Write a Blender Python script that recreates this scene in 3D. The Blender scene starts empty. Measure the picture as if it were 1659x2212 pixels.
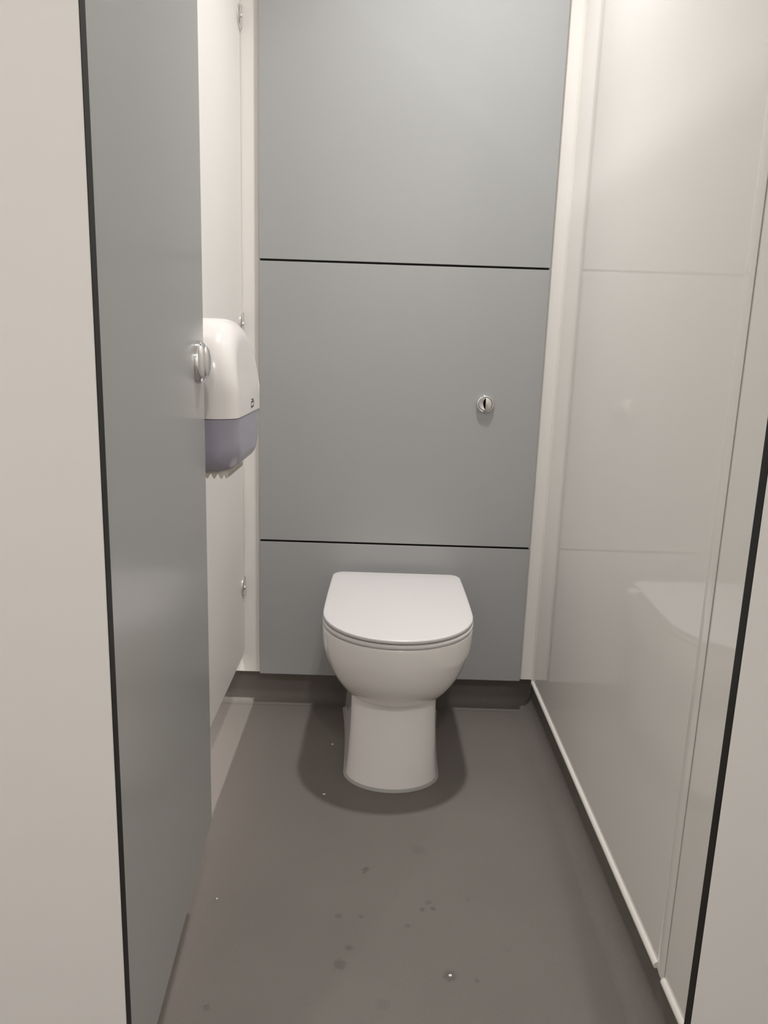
import bpy, bmesh, math, random
from mathutils import Vector, Matrix

random.seed(4)
sc = bpy.context.scene
COL = sc.collection
S = 1.08            # metres per scene unit (one unit = the height of the camera)

# ------------------------------------------------------------------ camera
cam_d = bpy.data.cameras.new('camera')
cam = bpy.data.objects.new('camera', cam_d)
COL.objects.link(cam)
F, W, H = 1655.0, 1659.0, 2212.0
vd = Vector((580.0 - 829.5, 8700.0 - 1106.0, F))      # where the verticals meet
vy = Vector((831.0 - 829.5, 745.5 - 1106.0, F))       # where the depth lines meet
yw = vy.normalized()
dn = (vd - yw * vd.dot(yw)).normalized()
xw = dn.cross(yw)
right = Vector((xw[0], yw[0], -dn[0]))
down = Vector((xw[1], yw[1], -dn[1]))
fwd = Vector((xw[2], yw[2], -dn[2]))
m = Matrix((right, -down, -fwd)).transposed().to_4x4()
m.translation = Vector((0, 0, 1.0)) * S
cam.matrix_world = m
cam_d.sensor_fit = 'VERTICAL'
cam_d.sensor_height = 24.0
cam_d.lens = F / H * 24.0
cam_d.clip_start = 0.02
sc.camera = cam

# ------------------------------------------------------------------ world, lights, exposure
w = bpy.data.worlds.new('world')
sc.world = w
w.use_nodes = True
w.node_tree.nodes['Background'].inputs['Color'].default_value = (1.0, 0.96, 0.92, 1)
w.node_tree.nodes['Background'].inputs['Strength'].default_value = 0.05

CEIL = 2.42
def downlight(x, y, power, size=0.085, spread=120, name='downlight'):
    ld = bpy.data.lights.new(name, 'AREA')
    ld.shape = 'DISK'
    ld.size = size * S
    ld.energy = power
    ld.color = (1.0, 0.985, 0.968)
    ld.spread = math.radians(spread)
    o = bpy.data.objects.new(name, ld)
    o.location = (x * S, y * S, (CEIL - 0.02) * S)
    COL.objects.link(o)
    return o

downlight(0.17, 1.54, 8.3, spread=107)            # over this cubicle
downlight(-0.91, 1.54, 18.0, spread=115)           # over the next cubicle
downlight(0.25, -0.60, 14.5, spread=140)           # the corridor
downlight(-0.91, -0.70, 9.0, spread=140)

sc.view_settings.view_transform = 'Standard'
sc.view_settings.look = 'None'
sc.view_settings.gamma = 1.0
sc.view_settings.use_curve_mapping = False
sc.view_settings.exposure = 0.10
sc.cycles.use_denoising = True
sc.cycles.max_bounces = 10
sc.cycles.diffuse_bounces = 6
sc.cycles.glossy_bounces = 5
sc.cycles.sample_clamp_indirect = 6.0

# ------------------------------------------------------------------ materials
def mat(name, col, rough=0.4, metal=0.0, spec=0.5, coat=0.0, bump=0.0, bscale=300.0, var=0.0, vscale=4.0,
        trans=0.0, ior=1.5, rvar=0.0):
    M = bpy.data.materials.new(name)
    M.use_nodes = True
    nt = M.node_tree
    b = nt.nodes['Principled BSDF']
    b.inputs['Base Color'].default_value = (*col, 1)
    b.inputs['Roughness'].default_value = rough
    b.inputs['Metallic'].default_value = metal
    b.inputs['Specular IOR Level'].default_value = spec
    b.inputs['Coat Weight'].default_value = coat
    b.inputs['Coat Roughness'].default_value = 0.05
    b.inputs['IOR'].default_value = ior
    b.inputs['Transmission Weight'].default_value = trans
    tc = nt.nodes.new('ShaderNodeTexCoord')
    if var > 0:
        n = nt.nodes.new('ShaderNodeTexNoise')
        n.inputs['Scale'].default_value = vscale
        n.inputs['Detail'].default_value = 4
        nt.links.new(tc.outputs['Object'], n.inputs['Vector'])
        mx = nt.nodes.new('ShaderNodeMix')
        mx.data_type = 'RGBA'
        mx.inputs['A'].default_value = (*[c * (1 - var) for c in col], 1)
        mx.inputs['B'].default_value = (*[min(1, c * (1 + var)) for c in col], 1)
        nt.links.new(n.outputs['Fac'], mx.inputs['Factor'])
        nt.links.new(mx.outputs['Result'], b.inputs['Base Color'])
    if bump > 0:
        n2 = nt.nodes.new('ShaderNodeTexNoise')
        n2.inputs['Scale'].default_value = bscale
        n2.inputs['Detail'].default_value = 2
        nt.links.new(tc.outputs['Object'], n2.inputs['Vector'])
        bp = nt.nodes.new('ShaderNodeBump')
        bp.inputs['Strength'].default_value = bump
        bp.inputs['Distance'].default_value = 0.001
        nt.links.new(n2.outputs['Fac'], bp.inputs['Height'])
        nt.links.new(bp.outputs['Normal'], b.inputs['Normal'])
    return M

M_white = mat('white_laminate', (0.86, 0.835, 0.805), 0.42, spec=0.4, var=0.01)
M_pil = mat('dimmed_white_laminate', (0.555, 0.54, 0.525), 0.45, spec=0.4, var=0.01)  # the partition's white laminate, base colour darkened to offset strong corridor light
M_clad = mat('glossy_wall_cladding', (0.82, 0.795, 0.76), 0.055, spec=0.5, var=0.012, vscale=2.5)
M_grey = mat('grey_laminate', (0.38, 0.388, 0.392), 0.24, spec=0.45, var=0.015)
M_door = mat('grey_door_laminate', (0.385, 0.387, 0.382), 0.22, spec=0.45, var=0.015)
M_core = mat('black_laminate_core', (0.012, 0.011, 0.010), 0.5, spec=0.3)
M_trim = mat('white_pvc_trim', (0.80, 0.78, 0.73), 0.3, spec=0.5)
M_china = mat('white_vitreous_china', (0.90, 0.875, 0.85), 0.07, spec=0.5, coat=0.5)
M_seat = mat('white_seat_plastic', (0.68, 0.652, 0.648), 0.30, spec=0.5)
M_bead = mat('grey_sealant', (0.36, 0.35, 0.33), 0.45)
M_chrome = mat('chrome', (0.82, 0.82, 0.82), 0.07, metal=1.0)
M_satin = mat('satin_chrome', (0.80, 0.79, 0.78), 0.28, metal=1.0)
M_disp = mat('white_dispenser_plastic', (0.82, 0.79, 0.77), 0.16, spec=0.5)
M_teeth = mat('cream_plastic_teeth', (0.55, 0.52, 0.46), 0.4)
M_mark = mat('dark_grey_print', (0.05, 0.048, 0.045), 0.5)
M_paper_glint = mat('white_paper_and_glint', (0.85, 0.85, 0.83), 0.7)
M_ceil = mat('white_ceiling', (0.88, 0.87, 0.85), 0.8, var=0.01)
M_smoke = mat('smoky_violet_plastic', (0.45, 0.435, 0.53), 0.09, spec=0.5, trans=0.2)

# floor: dark grey safety vinyl with its marks (positions in metres)
STAINS = [(-0.0048, 1.312, .0075, .75), (-0.0078, 1.303, .003, .9), (-0.0418, 1.0762, .0120, .55), (0.1387, 1.0587, .0125, .6),
          (-0.0505, 1.1849, .0065, .5), (-0.010, 1.1865, .005, .45), (0.0724, 1.1662, .0055, .5),
          (0.1005, 1.207, .0055, .6), (0.1201, 1.2101, .005, .75), (0.1125, 1.2252, .006, .45), (-0.0282, 1.1125, .0065, .55),
          (0.1019, 1.3742, .016, .22), (0.1862, 1.2366, .006, .3), (0.1816, 1.0509, .0045, .55), (-0.241, 0.9856, .0065, .55),
          (-0.1487, 1.9107, .0025, 1.0), (0.03, 1.0, .012, .2), (0.24, 1.12, .01, .15)]
def floor_mat():
    M = bpy.data.materials.new('dark_grey_safety_vinyl')
    M.use_nodes = True
    nt = M.node_tree
    b = nt.nodes['Principled BSDF']
    b.inputs['Roughness'].default_value = 0.55
    b.inputs['Specular IOR Level'].default_value = 0.24
    geo = nt.nodes.new('ShaderNodeNewGeometry')
    n = nt.nodes.new('ShaderNodeTexNoise'); n.inputs['Scale'].default_value = 420; n.inputs['Detail'].default_value = 3
    n2 = nt.nodes.new('ShaderNodeTexNoise'); n2.inputs['Scale'].default_value = 3.5; n2.inputs['Detail'].default_value = 5
    n3 = nt.nodes.new('ShaderNodeTexNoise'); n3.inputs['Scale'].default_value = 160; n3.inputs['Detail'].default_value = 4
    for q in (n, n2, n3):
        nt.links.new(geo.outputs['Position'], q.inputs['Vector'])
    r = nt.nodes.new('ShaderNodeValToRGB')
    r.color_ramp.elements[0].position = 0.3; r.color_ramp.elements[0].color = (0.149, 0.133, 0.120, 1)
    r.color_ramp.elements[1].position = 0.72; r.color_ramp.elements[1].color = (0.178, 0.160, 0.145, 1)
    nt.links.new(n.outputs['Fac'], r.inputs['Fac'])
    mul = nt.nodes.new('ShaderNodeMapRange')
    mul.inputs['To Min'].default_value = 0.90; mul.inputs['To Max'].default_value = 1.10
    nt.links.new(n2.outputs['Fac'], mul.inputs['Value'])
    acc = mul.outputs['Result']
    for (x, y, rad, dark) in STAINS:
        d = nt.nodes.new('ShaderNodeVectorMath'); d.operation = 'DISTANCE'
        d.inputs[1].default_value = (x * S, y * S, 0)
        nt.links.new(geo.outputs['Position'], d.inputs[0])
        a = nt.nodes.new('ShaderNodeMath'); a.operation = 'MULTIPLY_ADD'     # ragged outline
        a.inputs[1].default_value = rad * S * 1.5; 
        nt.links.new(n3.outputs['Fac'], a.inputs[0])
        nt.links.new(d.outputs['Value'], a.inputs[2])
        mr = nt.nodes.new('ShaderNodeMapRange')
        mr.inputs['From Min'].default_value = rad * S * 1.35
        mr.inputs['From Max'].default_value = rad * S * 1.85
        mr.inputs['To Min'].default_value = 1.0 - dark * 0.42
        mr.inputs['To Max'].default_value = 1.0
        nt.links.new(a.outputs['Value'], mr.inputs['Value'])
        p = nt.nodes.new('ShaderNodeMath'); p.operation = 'MULTIPLY'
        nt.links.new(acc, p.inputs[0]); nt.links.new(mr.outputs['Result'], p.inputs[1])
        acc = p.outputs['Value']
    sv = nt.nodes.new('ShaderNodeVectorMath'); sv.operation = 'SCALE'
    nt.links.new(r.outputs['Color'], sv.inputs[0]); nt.links.new(acc, sv.inputs['Scale'])
    nt.links.new(sv.outputs['Vector'], b.inputs['Base Color'])
    bp = nt.nodes.new('ShaderNodeBump'); bp.inputs['Strength'].default_value = 0.25; bp.inputs['Distance'].default_value = 0.0006
    nt.links.new(n.outputs['Fac'], bp.inputs['Height'])
    nt.links.new(bp.outputs['Normal'], b.inputs['Normal'])
    return M
M_floor = floor_mat()

# ------------------------------------------------------------------ helpers
def link_mesh(name, bm, mats, parent=None, smooth=False, origin=None):
    """bm is in scene units and world position; becomes ONE mesh object in metres"""
    bmesh.ops.recalc_face_normals(bm, faces=bm.faces[:])
    for v in bm.verts:
        v.co *= S
    if parent is not None:
        o0 = Vector(parent['_w'])
    else:
        xs = [v.co for v in bm.verts]
        lo = Vector((min(c.x for c in xs), min(c.y for c in xs), min(c.z for c in xs)))
        hi = Vector((max(c.x for c in xs), max(c.y for c in xs), max(c.z for c in xs)))
        o0 = Vector(((lo.x + hi.x) / 2, (lo.y + hi.y) / 2, lo.z))
    for v in bm.verts:
        v.co -= o0
    me = bpy.data.meshes.new(name)
    bm.to_mesh(me)
    bm.free()
    for mm in (mats if isinstance(mats, (list, tuple)) else [mats]):
        me.materials.append(mm)
    o = bpy.data.objects.new(name, me)
    COL.objects.link(o)
    if parent is not None:
        o.parent = parent
        pw = Vector(parent['_w'])
        base = Vector(parent['_base']) if '_base' in parent.keys() else Vector((0, 0, 0))
    else:
        o.location = o0
    o['_w'] = list(o0)
    if smooth:
        for p in me.polygons:
            p.use_smooth = True
        try:
            me.set_sharp_from_angle(angle=math.radians(smooth if smooth > 1 else 40))
        except Exception:
            pass
    return o

def thing(name, label, cat, loc, group=None):
    o = bpy.data.objects.new(name, None)
    o.empty_display_size = 0.05
    COL.objects.link(o)
    o.location = Vector(loc) * S
    o['_w'] = list(Vector(loc) * S)
    o['label'] = label
    o['category'] = cat
    if group:
        o['group'] = group
    return o

def tag(o, label, cat, group=None):
    o['label'] = label
    o['category'] = cat
    if group:
        o['group'] = group
    return o

def struct(o):
    o['kind'] = 'structure'
    return o

def box(bm, x0, x1, y0, y1, z0, z1, bevel=0.0, seg=2, mi=0):
    vs = [bm.verts.new((x, y, z)) for x in (x0, x1) for y in (y0, y1) for z in (z0, z1)]
    idx = [(0, 1, 3, 2), (4, 6, 7, 5), (0, 4, 5, 1), (2, 3, 7, 6), (0, 2, 6, 4), (1, 5, 7, 3)]
    fs = [bm.faces.new([vs[i] for i in f]) for f in idx]
    for f in fs:
        f.material_index = mi
    if bevel > 0:
        bmesh.ops.recalc_face_normals(bm, faces=fs)
        es = list({e for f in fs for e in f.edges})
        bmesh.ops.bevel(bm, geom=es, offset=bevel, segments=seg, affect='EDGES', profile=0.5)
    return fs

def loft(bm, rings, cap0=True, cap1=True):
    """rings: lists of points, same length, closed"""
    vr = [[bm.verts.new(p) for p in r] for r in rings]
    n = len(vr[0])
    for a, b in zip(vr[:-1], vr[1:]):
        for i in range(n):
            j = (i + 1) % n
            bm.faces.new((a[i], a[j], b[j], b[i]))
    if cap0:
        bm.faces.new(vr[0][::-1])
    if cap1:
        bm.faces.new(vr[-1])
    return vr

def offset(poly, d):
    """move a closed 2-D outline (counter-clockwise) inwards by d"""
    n = len(poly)
    out = []
    for i in range(n):
        a, b = Vector(poly[i - 1]), Vector(poly[(i + 1) % n])
        t = (b - a)
        if t.length < 1e-9:
            out.append(tuple(poly[i])); continue
        t.normalize()
        out.append((poly[i][0] - t.y * d, poly[i][1] + t.x * d))
    return out

def interp(tbl, x):
    tbl = sorted(tbl)
    if x <= tbl[0][0]:
        return tbl[0][1]
    for k, (a, b) in enumerate(zip(tbl[:-1], tbl[1:])):
        if x <= b[0]:
            t = (x - a[0]) / (b[0] - a[0])
            # Catmull-Rom on the neighbours
            p0 = tbl[k - 1] if k > 0 else a
            p3 = tbl[k + 2] if k + 2 < len(tbl) else b
            h = b[0] - a[0]
            m0 = (b[1] - p0[1]) / max(b[0] - p0[0], 1e-9) * h
            m1 = (p3[1] - a[1]) / max(p3[0] - a[0], 1e-9) * h
            t2, t3 = t * t, t * t * t
            return (2*t3-3*t2+1)*a[1] + (t3-2*t2+t)*m0 + (-2*t3+3*t2)*b[1] + (t3-t2)*m1
    return tbl[-1][1]

def laminate_panel(name, x0, x1, y0, y1, z0, z1, face_axis, face_mat, parent=None, bevel=0.0012, edge=M_core):
    """compact laminate: coloured faces on the two big sides, core colour round the edges"""
    bm = bmesh.new()
    box(bm, x0, x1, y0, y1, z0, z1, bevel, 2)
    bm.normal_update()
    bmesh.ops.recalc_face_normals(bm, faces=bm.faces[:])
    for f in bm.faces:
        f.material_index = 0 if abs(f.normal[face_axis]) > 0.55 else 1
    return link_mesh(name, bm, [face_mat, edge], parent)

# ------------------------------------------------------------------ the place: planes (scene units)
XR = 0.446          # right wall
XP = -0.3632         # cubicle side of the left partition
XL = -1.30          # far wall of the next cubicle
YB = 2.0            # white back wall
YK = 2.03           # face of the coved skirting behind
YF = -1.15          # wall behind the camera
ZB = 0.097          # underside of back wall lining
TOP = 1.975         # top of partitions, door and pilasters
XG0, XG1 = -0.3185, 0.4055   # grey duct panels

# floor
bm = bmesh.new()
box(bm, XL - 0.02, XR + 0.05, YF - 0.02, YK + 0.05, -0.05, 0.0)
struct(link_mesh('floor', bm, M_floor))

bm = bmesh.new()
box(bm, XL - 0.02, XR + 0.06, YF - 0.02, YB + 0.10, CEIL, CEIL + 0.03)
struct(link_mesh('ceiling', bm, M_ceil))

bm = bmesh.new()
box(bm, XL, XR + 0.0005, YB, YB + 0.08, ZB, CEIL)
struct(link_mesh('wall_back', bm, M_white))

bm = bmesh.new()
box(bm, XR, XR + 0.05, YF, YB, 0.088, CEIL)
struct(link_mesh('wall_right', bm, M_clad))

bm = bmesh.new()
box(bm, XL - 0.02, XL, YF, YB + 0.08, 0.0, CEIL)
struct(link_mesh('wall_left', bm, M_white))

bm = bmesh.new()
box(bm, XL, XR + 0.05, YF - 0.02, YF, 0.0, CEIL)
struct(link_mesh('wall_front', bm, M_white))

# coved vinyl skirtings: the floor vinyl curls up the wall
def cove(prof_axis, a0, a1, face, z_top, R):
    bm = bmesh.new()
    prof = [(-R - 0.002, 0.0004)]
    for k in range(13):
        t = math.pi / 2 * k / 12
        prof.append((-R + R * math.sin(t), 0.0006 + R - R * math.cos(t)))
    prof.append((0.0, z_top))
    prof.append((0.012, z_top))
    prof.append((0.012, 0.0004))
    rings = []
    for a in (a0, a1):
        if prof_axis == 'y':
            rings.append([(a, face + p[0], p[1]) for p in prof])
        else:
            rings.append([(face + p[0], a, p[1]) for p in prof])
    loft(bm, rings)
    return bm
struct(link_mesh('baseboard_back', cove('y', XL, XR, YK, ZB, 0.034), M_floor, smooth=40))
struct(link_mesh('baseboard_right', cove('x', YF, YK, XR + 0.001, 0.089, 0.042), M_floor, smooth=40))

# white capping bead over the right skirting, in two lengths, and the upright joint cover between them
def bead(y0, y1):
    bm = bmesh.new()
    prof = [(0.004, 0.0835), (-0.0035, 0.0835), (-0.0058, 0.0855), (-0.0062, 0.0885), (-0.0045, 0.092), (-0.0012, 0.0945), (0.004, 0.0950)]
    loft(bm, [[(XR + p[0], y, p[1]) for p in prof] for y in (y0, y1)])
    return bm
struct(link_mesh('trim_1', bead(0.996, YB), M_trim, smooth=50))
struct(link_mesh('trim_2', bead(YF, 0.9665), M_trim, smooth=50))
bm = bmesh.new()
prof = [(0.002, 0.9672), (-0.0016, 0.9672), (-0.0016, 0.9680), (-0.0026, 0.973), (-0.0024, 0.982), (-0.0014, 0.991), (-0.0004, 0.9955), (0.002, 0.996)]
loft(bm, [[(XR + p[0], p[1], z) for p in prof] for z in (0.086, CEIL - 0.002)])
struct(link_mesh('trim_3', bm, M_clad, smooth=50))
bm = bmesh.new()
box(bm, XR - 0.0008, XR + 0.002, 0.9667, 0.9672, 0.095, CEIL - 0.002)
struct(link_mesh('trim_4', bm, M_bead))
# white sealant fillet in the back right corner
bm = bmesh.new()
prof = [(XR, YB - 0.006), (XR - 0.002, YB - 0.0028), (XR - 0.006, YB), (XR, YB)]
loft(bm, [[(p[0], p[1], z) for p in prof] for z in (ZB - 0.004, CEIL - 0.002)])
struct(link_mesh('trim_5', bm, M_trim, smooth=60))
# black battens behind the panel joints
SEAM0, SEAM1 = 0.4795, 1.1975
for k, z in enumerate((SEAM0, SEAM1)):
    bm = bmesh.new()
    box(bm, XG0 + 0.002, XG1 - 0.002, YB - 0.0045, YB + 0.001, z - 0.014, z + 0.014)
    struct(link_mesh('trim_%d' % (6 + k), bm, M_core))

# ------------------------------------------------------------------ grey duct panels behind the toilet
YG = YB - 0.0125
g = 0.0022
for z0, z1, lab in ((ZB - 0.0005, SEAM0 - g, 'low grey laminate duct panel directly behind the toilet, above the skirting'),
                    (SEAM0 + g, SEAM1 - g, 'middle grey laminate duct panel holding the chrome flush button'),
                    (SEAM1 + g, CEIL - 0.01, 'tall grey laminate duct panel at the top of the back wall')):
    tag(laminate_panel('duct_panel', XG0, XG1, YG, YB - 0.0005, z0, z1, 1, M_grey), lab, 'wall panel', 'grey duct panels on the back wall')

# ------------------------------------------------------------------ partition, pilasters, door
t = 0.0125
ZP = 0.151
bm = bmesh.new()
outl = [(0.70, ZP), (1.984, ZP), (1.9975, ZP + 0.013), (1.9975, TOP), (0.70, TOP)]
loft(bm, [[(XP - t, y, z) for y, z in outl], [(XP, y, z) for y, z in outl]])
bmesh.ops.recalc_face_normals(bm, faces=bm.faces[:])
bmesh.ops.bevel(bm, geom=bm.edges[:], offset=0.001, segments=2, affect='EDGES', profile=0.5)
bmesh.ops.recalc_face_normals(bm, faces=bm.faces[:])
bm.normal_update()
for f in bm.faces:
    f.material_index = 0 if abs(f.normal.x) > 0.3 else 1
tag(link_mesh('partition_panel', bm, [M_white, M_core]), 'white laminate partition between cubicles, carrying the paper dispenser', 'partition')

YP0, YP1 = 0.65, 0.6648
XO0, XO1 = -0.2402, 0.3322
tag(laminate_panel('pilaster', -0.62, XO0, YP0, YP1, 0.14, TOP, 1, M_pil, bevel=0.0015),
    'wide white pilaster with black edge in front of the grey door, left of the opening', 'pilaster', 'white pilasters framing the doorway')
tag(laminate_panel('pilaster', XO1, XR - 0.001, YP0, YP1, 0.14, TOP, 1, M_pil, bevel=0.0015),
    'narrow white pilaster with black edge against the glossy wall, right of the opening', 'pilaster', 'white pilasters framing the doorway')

# the door, standing open into the cubicle
ang = math.atan(0.058)
DX, DY = -0.279, 1.207               # free edge, cubicle side, at the foot
ux = Vector((-math.sin(ang), math.cos(ang), 0))     # along the leaf towards the free edge
nx = Vector((math.cos(ang), math.sin(ang), 0))      # out of its cubicle side
L = (DY - 0.6668) / ux.y
ZD = 0.170
def dp(a, n, z):                      # a: distance back from the free edge, n: out of the face
    v = Vector((DX, DY, 0)) - ux * a + nx * n
    return (v.x, v.y, z)
door = thing('cubicle_door', 'grey cubicle door standing open along the left side', 'door', dp(L, -0.006, ZD))
bm = bmesh.new()
loft(bm, [[dp(0, -t, z), dp(0, 0, z), dp(L, 0, z), dp(L, -t, z)] for z in (ZD, TOP)])
bmesh.ops.recalc_face_normals(bm, faces=bm.faces[:])
bmesh.ops.bevel(bm, geom=bm.edges[:], offset=0.001, segments=2, affect='EDGES', profile=0.5)
bmesh.ops.recalc_face_normals(bm, faces=bm.faces[:])
bm.normal_update()
for f in bm.faces:
    f.material_index = 0 if abs(f.normal.dot(nx)) > 0.55 else 1
link_mesh('door_leaf', bm, [M_door, M_core], door)

# thumb-turn: thin rose plus a domed oval grip
KA, KZ = 0.0485, 0.9665
def dome(prof, ry=1.0, n=48, grip=0.0):
    bm = bmesh.new()
    rings = []
    for r, h in prof:
        ring = []
        for k in range(n):
            th = 2 * math.pi * k / n
            a = r * math.cos(th) * ry
            z = r * math.sin(th)
            hh = h - grip * (a / 0.03) ** 2 * min(1, h / 0.02) if grip else h
            ring.append(dp(KA + a, hh, KZ + z))
        rings.append(ring)
    loft(bm, rings)
    return bm
turn = link_mesh('lock_rose', dome([(0.0315, 0.0), (0.0318, 0.003), (0.0310, 0.0065), (0.0278, 0.0095), (0.0245, 0.0115), (0.020, 0.0128), (0.004, 0.0135)]), M_chrome, door, smooth=60)
turn['label'] = 'round chrome lock rose'
gr = [(0.0235, 0.0108)]
for k in range(13):
    q = k / 12 * math.pi / 2
    gr.append((0.0235 * math.cos(q) + 0.0004, 0.0118 + 0.0072 * math.sin(q)))
grip = link_mesh('thumb_turn', dome(gr, ry=0.80), M_satin, door, smooth=60)
grip['label'] = 'domed satin chrome thumb turn'

# ------------------------------------------------------------------ brackets in the joint of partition and back wall
def bracket(z, label):
    b = thing('panel_bracket', label, 'bracket', (XP + 0.0005, 1.996, z - 0.027), 'chrome panel brackets')
    bm = bmesh.new()
    pts = []
    for k in range(25):
        th = math.pi * k / 24
        pts.append((1.9972 - 0.036 * math.sin(th), z + 0.027 * math.cos(th)))
    rings = []
    for xx, d in ((0.0002, 0.0), (0.0035, 0.0), (0.0052, 0.0022), (0.0056, 0.006)):
        rings.append([(XP + xx, y, zz) for y, zz in offset([(p[0], p[1]) for p in pts][::1], d)])
    loft(bm, rings)
    link_mesh('bracket_plate', bm, M_satin, b, smooth=40)
    # wall flange of the angle
    bm = bmesh.new()
    box(bm, XP + 0.0004, XP + 0.0050, 1.9976, 1.9996, z - 0.020, z + 0.020, 0.0008)
    link_mesh('wall_flange', bm, M_satin, b)
    bm = bmesh.new()
    rings = []
    for r, h in ((0.0062, 0.005), (0.0062, 0.0075), (0.0048, 0.0094), (0.003, 0.0098)):
        rings.append([(XP + h, 1.9800 + r * math.cos(2 * math.pi * k / 24), z - 0.002 + r * math.sin(2 * math.pi * k / 24)) for k in range(24)])
    vr = loft(bm, rings, True, False)
    # socket
    hx = [bm.verts.new((XP + 0.0065, 1.9800 + 0.0024 * math.cos(2 * math.pi * k / 24), z - 0.002 + 0.0024 * math.sin(2 * math.pi * k / 24))) for k in range(24)]
    for k in range(24):
        j = (k + 1) % 24
        bm.faces.new((vr[-1][k], vr[-1][j], hx[j], hx[k]))
    bm.faces.new(hx)
    s = link_mesh('screw', bm, M_chrome, b, smooth=40)
    return b
bracket(1.737, 'chrome bracket at the top of the partition and back wall joint')
bracket(1.042, 'chrome bracket half hidden just above the white paper dispenser')
bracket(0.350, 'chrome bracket low on the partition joint, level with the toilet lid')

# ------------------------------------------------------------------ the toilet
CX = 0.050
def dshape(half, yf, yc, yr, half_r, n=40, rc=0.0, cx=CX, ex=2.0, nb=7):
    """counter-clockwise D outline seen from above: curved nose at yf, straight sides, back edge at yr"""
    pts = []
    for k in range(n + 1):                       # left side through the nose to the right side
        th = math.pi * k / n
        c, s_ = math.cos(th), math.sin(th)
        x = -half * math.copysign(abs(c) ** (2 / ex), c)
        y = yc - (yc - yf) * abs(s_) ** (2 / ex)
        pts.append((cx + x, y))
    for k in range(1, 8):                        # right side
        t_ = k / 8
        pts.append((cx + half + (half_r - half) * t_ * t_, yc + (yr - rc - yc) * t_))
    for k in range(nb):
        th = math.pi / 2 * k / (nb - 1)
        pts.append((cx + half_r - rc + rc * math.cos(th), yr - rc + rc * math.sin(th)))
    for k in range(nb):
        th = math.pi / 2 + math.pi / 2 * k / (nb - 1)
        pts.append((cx - half_r + rc + rc * math.cos(th), yr - rc + rc * math.sin(th)))
    for k in range(7, 0, -1):
        t_ = k / 8
        pts.append((cx - half - (half_r - half) * t_ * t_, yc + (yr - rc - yc) * t_))
    return pts

YT = YG - 0.0006
toilet = thing('toilet', 'white toilet with closed lid standing on the grey floor', 'toilet', (CX, 1.75, 0.0))
wt = [(0.170, 0.088), (0.184, 0.101), (0.2186, 0.126), (0.245, 0.1415), (0.27, 0.153), (0.30, 0.1632), (0.3275, 0.1700), (0.355, 0.1722), (0.3775, 0.1722)]
ft = [(0.170, 1.648), (0.184, 1.622), (0.200, 1.597), (0.22, 1.5705), (0.245, 1.546), (0.28, 1.524), (0.32, 1.5095), (0.355, 1.5035), (0.3775, 1.5025)]
ct = [(0.170, 1.715), (0.22, 1.70), (0.28, 1.68), (0.3775, 1.665)]
bm = bmesh.new()
rings = []
zs = [0.170 + (0.3745 - 0.170) * k / 34 for k in range(35)]
for z in zs:
    hw = interp(wt, z)
    rings.append([(p[0], p[1], z) for p in dshape(hw, interp(ft, z), interp(ct, z), YT, hw * 0.965, rc=0.012)])
top = dshape(0.1722, 1.5025, 1.665, YT, 0.1722 * 0.965, rc=0.012)
for d, z in ((0.0008, 0.3762), (0.003, 0.3776), (0.010, 0.378)):
    rings.append([(p[0], p[1], z) for p in offset(top, d)])
loft(bm, rings)
link_mesh('bowl', bm, M_china, toilet, smooth=50)

bm = bmesh.new()
rings = []
pw = [(0.0, 0.1095), (0.03, 0.1065), (0.08, 0.1030), (0.15, 0.1000), (0.215, 0.0990)]
pf = [(0.0, 1.5790), (0.03, 1.5835), (0.08, 1.5890), (0.15, 1.5955), (0.215, 1.6000)]
for k in range(23):
    z = 0.001 + 0.214 * k / 22
    hw = interp(pw, z)
    rings.append([(p[0], p[1], z) for p in dshape(hw, interp(pf, z), 1.662, YT, hw + 0.018, rc=0.004, cx=0.0470)])
loft(bm, rings)
link_mesh('pedestal', bm, M_china, toilet, smooth=50)

base = dshape(0.1095, 1.5790, 1.662, YT, 0.1275, rc=0.004, cx=0.0470)
bm = bmesh.new()
prof = [(-0.0050, 0.0004), (-0.0042, 0.0026), (-0.0020, 0.0048), (0.0005, 0.0062), (0.002, 0.0004)]
rings = [[(p[0], min(p[1], YT), z) for p in offset(base, d)] for d, z in prof]
loft(bm, rings, False, False)
link_mesh('sealant_bead', bm, M_bead, toilet, smooth=60)['label'] = 'grey sealant bead'

def tilt(p, k=0.026):
    return (p[0], p[1], p[2] + (p[1] - 1.5) * k)
seat_o = dshape(0.1722, 1.4995, 1.665, 1.900, 0.166, rc=0.03, ex=2.05)
bm = bmesh.new()
rings = []
for d, z in ((0.0030, 0.3797), (0.0006, 0.3805), (0.0, 0.3825), (0.0, 0.3862), (0.0012, 0.3882), (0.0040, 0.3890), (0.046, 0.3890), (0.050, 0.387), (0.050, 0.3815), (0.047, 0.3797)):
    rings.append([tilt((p[0], p[1], z)) for p in offset(seat_o, d)])
rings.append(rings[0])
n = len(rings[0])
vr = [[bm.verts.new(p) for p in r] for r in rings[:-1]]
for q in range(len(vr)):
    a, b2 = vr[q], vr[(q + 1) % len(vr)]
    for i in range(n):
        j = (i + 1) % n
        bm.faces.new((a[i], a[j], b2[j], b2[i]))
link_mesh('seat', bm, M_seat, toilet, smooth=50)

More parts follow.
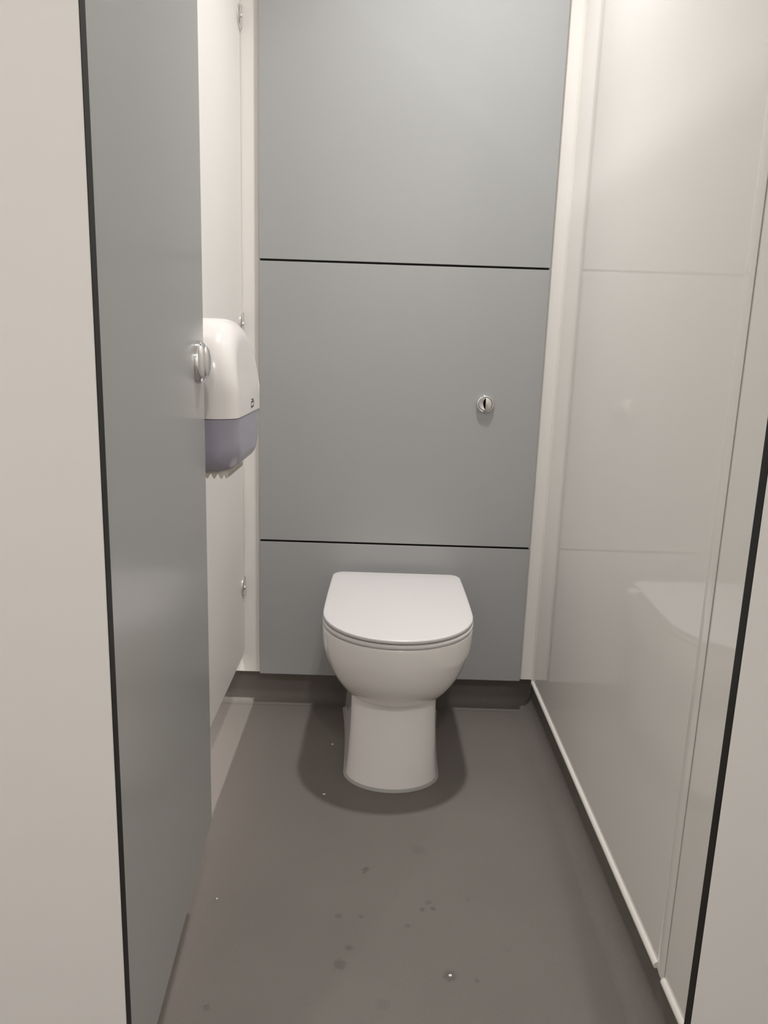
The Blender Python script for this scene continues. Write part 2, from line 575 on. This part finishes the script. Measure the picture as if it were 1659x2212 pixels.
lid_o = dshape(0.1712, 1.4995, 1.668, 1.948, 0.1665, rc=0.030, ex=2.05)
bm = bmesh.new()
rings = []
for d, z in ((0.05, 0.3935), (0.0032, 0.3917), (0.0008, 0.3922), (0.0, 0.3938), (0.0, 0.3978), (0.0006, 0.3992), (0.0022, 0.4002), (0.006, 0.4007)):
    rings.append([tilt((p[0], p[1], z)) for p in offset(lid_o, d)])
base_r = offset(lid_o, 0.006)
cen = (CX, 1.72)
for s_, z in ((0.8, 0.4013), (0.55, 0.4019), (0.3, 0.4022), (0.1, 0.4023)):
    rings.append([tilt((cen[0] + (p[0] - cen[0]) * s_, cen[1] + (p[1] - cen[1]) * s_, z)) for p in base_r])
loft(bm, rings)
link_mesh('lid', bm, M_seat, toilet, smooth=35)
# hinge posts between lid and pan
for sx in (-0.072, 0.072):
    bm = bmesh.new()
    rings = []
    for r, z in ((0.014, 0.3785), (0.014, 0.386), (0.011, 0.396), (0.011, 0.4030)):
        rings.append([(CX + sx + r * math.cos(2 * math.pi * k / 20), 1.922 + r * math.sin(2 * math.pi * k / 20), z) for k in range(20)])
    loft(bm, rings)
    link_mesh('hinge', bm, M_chrome, toilet, smooth=40)

# ------------------------------------------------------------------ flush button
FX, FZ = 0.263, 0.8612
fb = thing('flush_button', 'round chrome dual flush button on the middle grey panel', 'flush button', (FX, YG, FZ))
def ring_pts(r, y, n=64):
    return [(FX + r * math.cos(2 * math.pi * k / n), y, FZ + r * math.sin(2 * math.pi * k / n)) for k in range(n)]
bm = bmesh.new()
prof = [(0.0226, -0.0002), (0.0232, -0.003), (0.0228, -0.0062), (0.0214, -0.0092), (0.0192, -0.0110), (0.0180, -0.0114), (0.0172, -0.0106), (0.0170, -0.0035)]
loft(bm, [ring_pts(r, YG + y) for r, y in prof])
link_mesh('bezel', bm, M_chrome, fb, smooth=60)
def half_button(sgn, tiltk, h0):
    bm = bmesh.new()
    n = 32
    gap = 0.0003
    def pts(r, y, dome_):
        out = []
        for k in range(n + 1):
            th = -math.pi / 2 + math.pi * k / n
            x = max(gap, r * math.cos(th))
            out.append((FX + sgn * x, YG + y - tiltk * x, FZ + r * math.sin(th)))
        return out
    rings = [pts(0.0160, -0.0034, 0), pts(0.0160, h0 + 0.001, 0), pts(0.0153, h0, 0)]
    for s_ in (0.8, 0.55, 0.3, 0.1):
        rings.append(pts(0.0153 * s_, h0 - 0.0022 * (1 - s_ * s_) * (1 if sgn > 0 else -2.65), 0))
    loft(bm, rings)
    o = link_mesh('push_plate', bm, M_chrome if sgn < 0 else M_satin, fb, smooth=35)
    return o
half_button(1, 0.05, -0.0125)['label'] = 'larger domed half of the button'
half_button(-1, 0.10, -0.0105)['label'] = 'dished left half of the button'

# ------------------------------------------------------------------ toilet paper dispenser
YC, AH = 1.388, 0.142
XF = -0.2385
disp = thing('toilet_paper_dispenser', 'white jumbo toilet paper dispenser with smoky violet lower half on the partition', 'dispenser', (XP, YC, 0.76))
ZS = 0.8735     # joint between the white cover and the smoky lower half
def outline_top(n=48):
    """white cover in the YZ plane: flat joint at ZS, arched top"""
    pts = []
    for k in range(n + 1):
        th = math.pi * k / n
        c, s_ = math.cos(th), math.sin(th)
        y = YC + AH * math.copysign(abs(c) ** (2 / 2.45), c)
        z = ZS + 0.030 + 0.133 * abs(s_) ** (2 / 2.45)
        pts.append((y, z))
    return [(YC + AH, ZS)] + pts + [(YC - AH, ZS)]
def outline_bot(n=14):
    pts = [(YC - AH, ZS)]
    rc = 0.055
    zb, hb = 0.7765, 0.132
    for k in range(n + 1):
        th = math.pi + math.pi / 2 * k / n
        pts.append((YC - hb + rc + rc * math.cos(th), zb + rc + rc * math.sin(th)))
    for k in range(n + 1):
        th = 1.5 * math.pi + math.pi / 2 * k / n
        pts.append((YC + hb - rc + rc * math.cos(th), zb + rc + rc * math.sin(th)))
    pts.append((YC + AH, ZS))
    return pts
FR = 0.042
def front_rings(poly, keep_z, gap=0.0):
    rings = []
    steps = [(XP + 0.001, 0.0), (XP + 0.03, 0.0), (XF - FR, 0.0)]
    for k in range(1, 11):
        q = math.pi / 2 * k / 10
        steps.append((XF - FR + FR * math.sin(q), FR * (1 - math.cos(q))))
    for x, d in steps:
        off = []
        for (y, z) in poly:
            # inset towards the middle of the whole body; the joint itself keeps its height
            vy_, vz_ = y - YC, z - 0.89
            ln = math.hypot(vy_ / 1.0, vz_)
            ky = max(0.0, 1 - d / max(abs(vy_), 1e-6)) if False else 1 - d / 0.15
            if keep_z(z):
                yy, zz = YC + vy_ * ky, z
            else:
                yy, zz = YC + vy_ * ky, 0.89 + vz_ * (1 - d / 0.15)
            lean = 0.10 * max(0.0, z - 0.93) * (x - XP) / (XF - XP)
            off.append((x - lean, yy, zz))
        rings.append(off)
    return rings
bm = bmesh.new()
loft(bm, front_rings(outline_top(), lambda z: z < ZS + 0.001))
cover = link_mesh('cover', bm, M_disp, disp, smooth=45)
bm = bmesh.new()
r2 = front_rings([(YC + (y - YC) * 0.992, z if z < ZS - 0.001 else ZS - 0.0012) for y, z in outline_bot()], lambda z: z > ZS - 0.004)
loft(bm, [[(x - 0.0012, y, z) for x, y, z in r] for r in r2])
link_mesh('lower_housing', bm, M_smoke, disp, smooth=45)['label'] = 'translucent smoky violet lower housing'
# toothed tear edge hanging below the housing: a wavy skirt round the opening
bm = bmesh.new()
path = []
xA, xB = XP + 0.012, XF - 0.024
yA, yB = 1.292, 1.455
step = 0.0012
def run(p, q):
    ln = math.dist(p, q); n_ = int(ln / step)
    return [(p[0] + (q[0] - p[0]) * i / n_, p[1] + (q[1] - p[1]) * i / n_) for i in range(n_)]
rc = 0.014
corner = lambda cx, cy, a0: [(cx + rc * math.cos(math.radians(a0 + 90 * i / 16)), cy + rc * math.sin(math.radians(a0 + 90 * i / 16))) for i in range(16)]
path = run((xA, yA), (xB - rc, yA)) + corner(xB - rc, yA + rc, -90) + run((xB, yA + rc), (xB, yB - rc)) + corner(xB - rc, yB - rc, 0) + run((xB - rc, yB), (xA, yB))
dist = 0
outer = []
prev = path[0]
for p in path:
    dist += math.dist(p, prev); prev = p
    wv = 0.5 - 0.5 * math.cos(2 * math.pi * dist / 0.0122)
    outer.append((p, 0.7760 - 0.0085 * wv ** 0.8))
th_ = 0.0022
def inward(i):
    a = path[max(0, i - 1)]; b2 = path[min(len(path) - 1, i + 1)]
    d = Vector((b2[0] - a[0], b2[1] - a[1])).normalized()
    return (-d.y, d.x)
vs = []
for i, (p, zb) in enumerate(outer):
    nx_, ny_ = inward(i)
    q = (p[0] + nx_ * th_, p[1] + ny_ * th_)
    vs.append([bm.verts.new((p[0], p[1], 0.789)), bm.verts.new((p[0], p[1], zb)), bm.verts.new((q[0], q[1], zb)), bm.verts.new((q[0], q[1], 0.789))])
for a, b2 in zip(vs[:-1], vs[1:]):
    for k in range(4):
        bm.faces.new((a[k], a[(k + 1) % 4], b2[(k + 1) % 4], b2[k]))
bm.faces.new(vs[0]); bm.faces.new(vs[-1][::-1])
link_mesh('tear_teeth', bm, M_teeth, disp)['label'] = 'cream wavy-toothed tear edge'
# the small printed mark on the front of the cover
bm = bmesh.new()
xm = XF + 0.0002
def bar(y0, z0, y1, z1, wd):
    d = Vector((y1 - y0, z1 - z0)); d.normalize()
    nn = Vector((-d.y, d.x)) * wd / 2
    c = [(y0 + nn.x, z0 + nn.y), (y0 - nn.x, z0 - nn.y), (y1 - nn.x, z1 - nn.y), (y1 + nn.x, z1 + nn.y)]
    loft(bm, [[(xm - 0.0006, y, z) for y, z in c], [(xm + 0.0002, y, z) for y, z in c]])
y0, y1, zc = 1.398, 1.424, 0.8885
bar(y0, zc - 0.0062, y1, zc - 0.0050, 0.0026)
bar(y0, zc + 0.0028, y1, zc + 0.0036, 0.0026)
bar(y0, zc - 0.0062, y0, zc + 0.0028, 0.0016)
bar(y1, zc - 0.0050, y1, zc + 0.0036, 0.0016)
bar(y0 + 0.004, zc + 0.0078, y1 - 0.001, zc + 0.0066, 0.0022)
link_mesh('printed_mark', bm, M_mark, disp)

# ------------------------------------------------------------------ paper scraps and a modelled drop glint on the floor
def scrap(x, y, size, label):
    bm = bmesh.new()
    r = random.Random(int(x * 1000))
    n_ = 7
    ang0 = r.random() * 6
    top_ = []; bot = []
    for k in range(n_):
        a = ang0 + 2 * math.pi * k / n_
        rr = size * (0.55 + 0.5 * r.random())
        top_.append((x + rr * math.cos(a), y + 0.7 * rr * math.sin(a), 0.0010 + 0.0012 * r.random()))
        bot.append((x + rr * math.cos(a), y + 0.7 * rr * math.sin(a), 0.0002))
    loft(bm, [bot, top_])
    return tag(link_mesh('scrap_or_glint', bm, M_paper_glint), label, 'paper scrap', 'paper scraps on the floor')
scrap(-0.1014, 1.7852, 0.0040, 'tiny white paper scrap in the shadow just left of the pedestal')
scrap(-0.1054, 1.5622, 0.0036, 'tiny white paper scrap in front of the toilet, at the left shadow edge')
scrap(-0.2746, 1.2193, 0.0020, 'tiny white paper scrap on the floor near the foot of the open door')

scrap(0.1387, 1.0587, 0.0034, 'tiny white fleck painted in as a water drop glint, in the middle of a dark round stain at the front')  # white flake stands in for the glint on a water drop

for o in bpy.data.objects:
    if '_w' in o.keys():
        del o['_w']
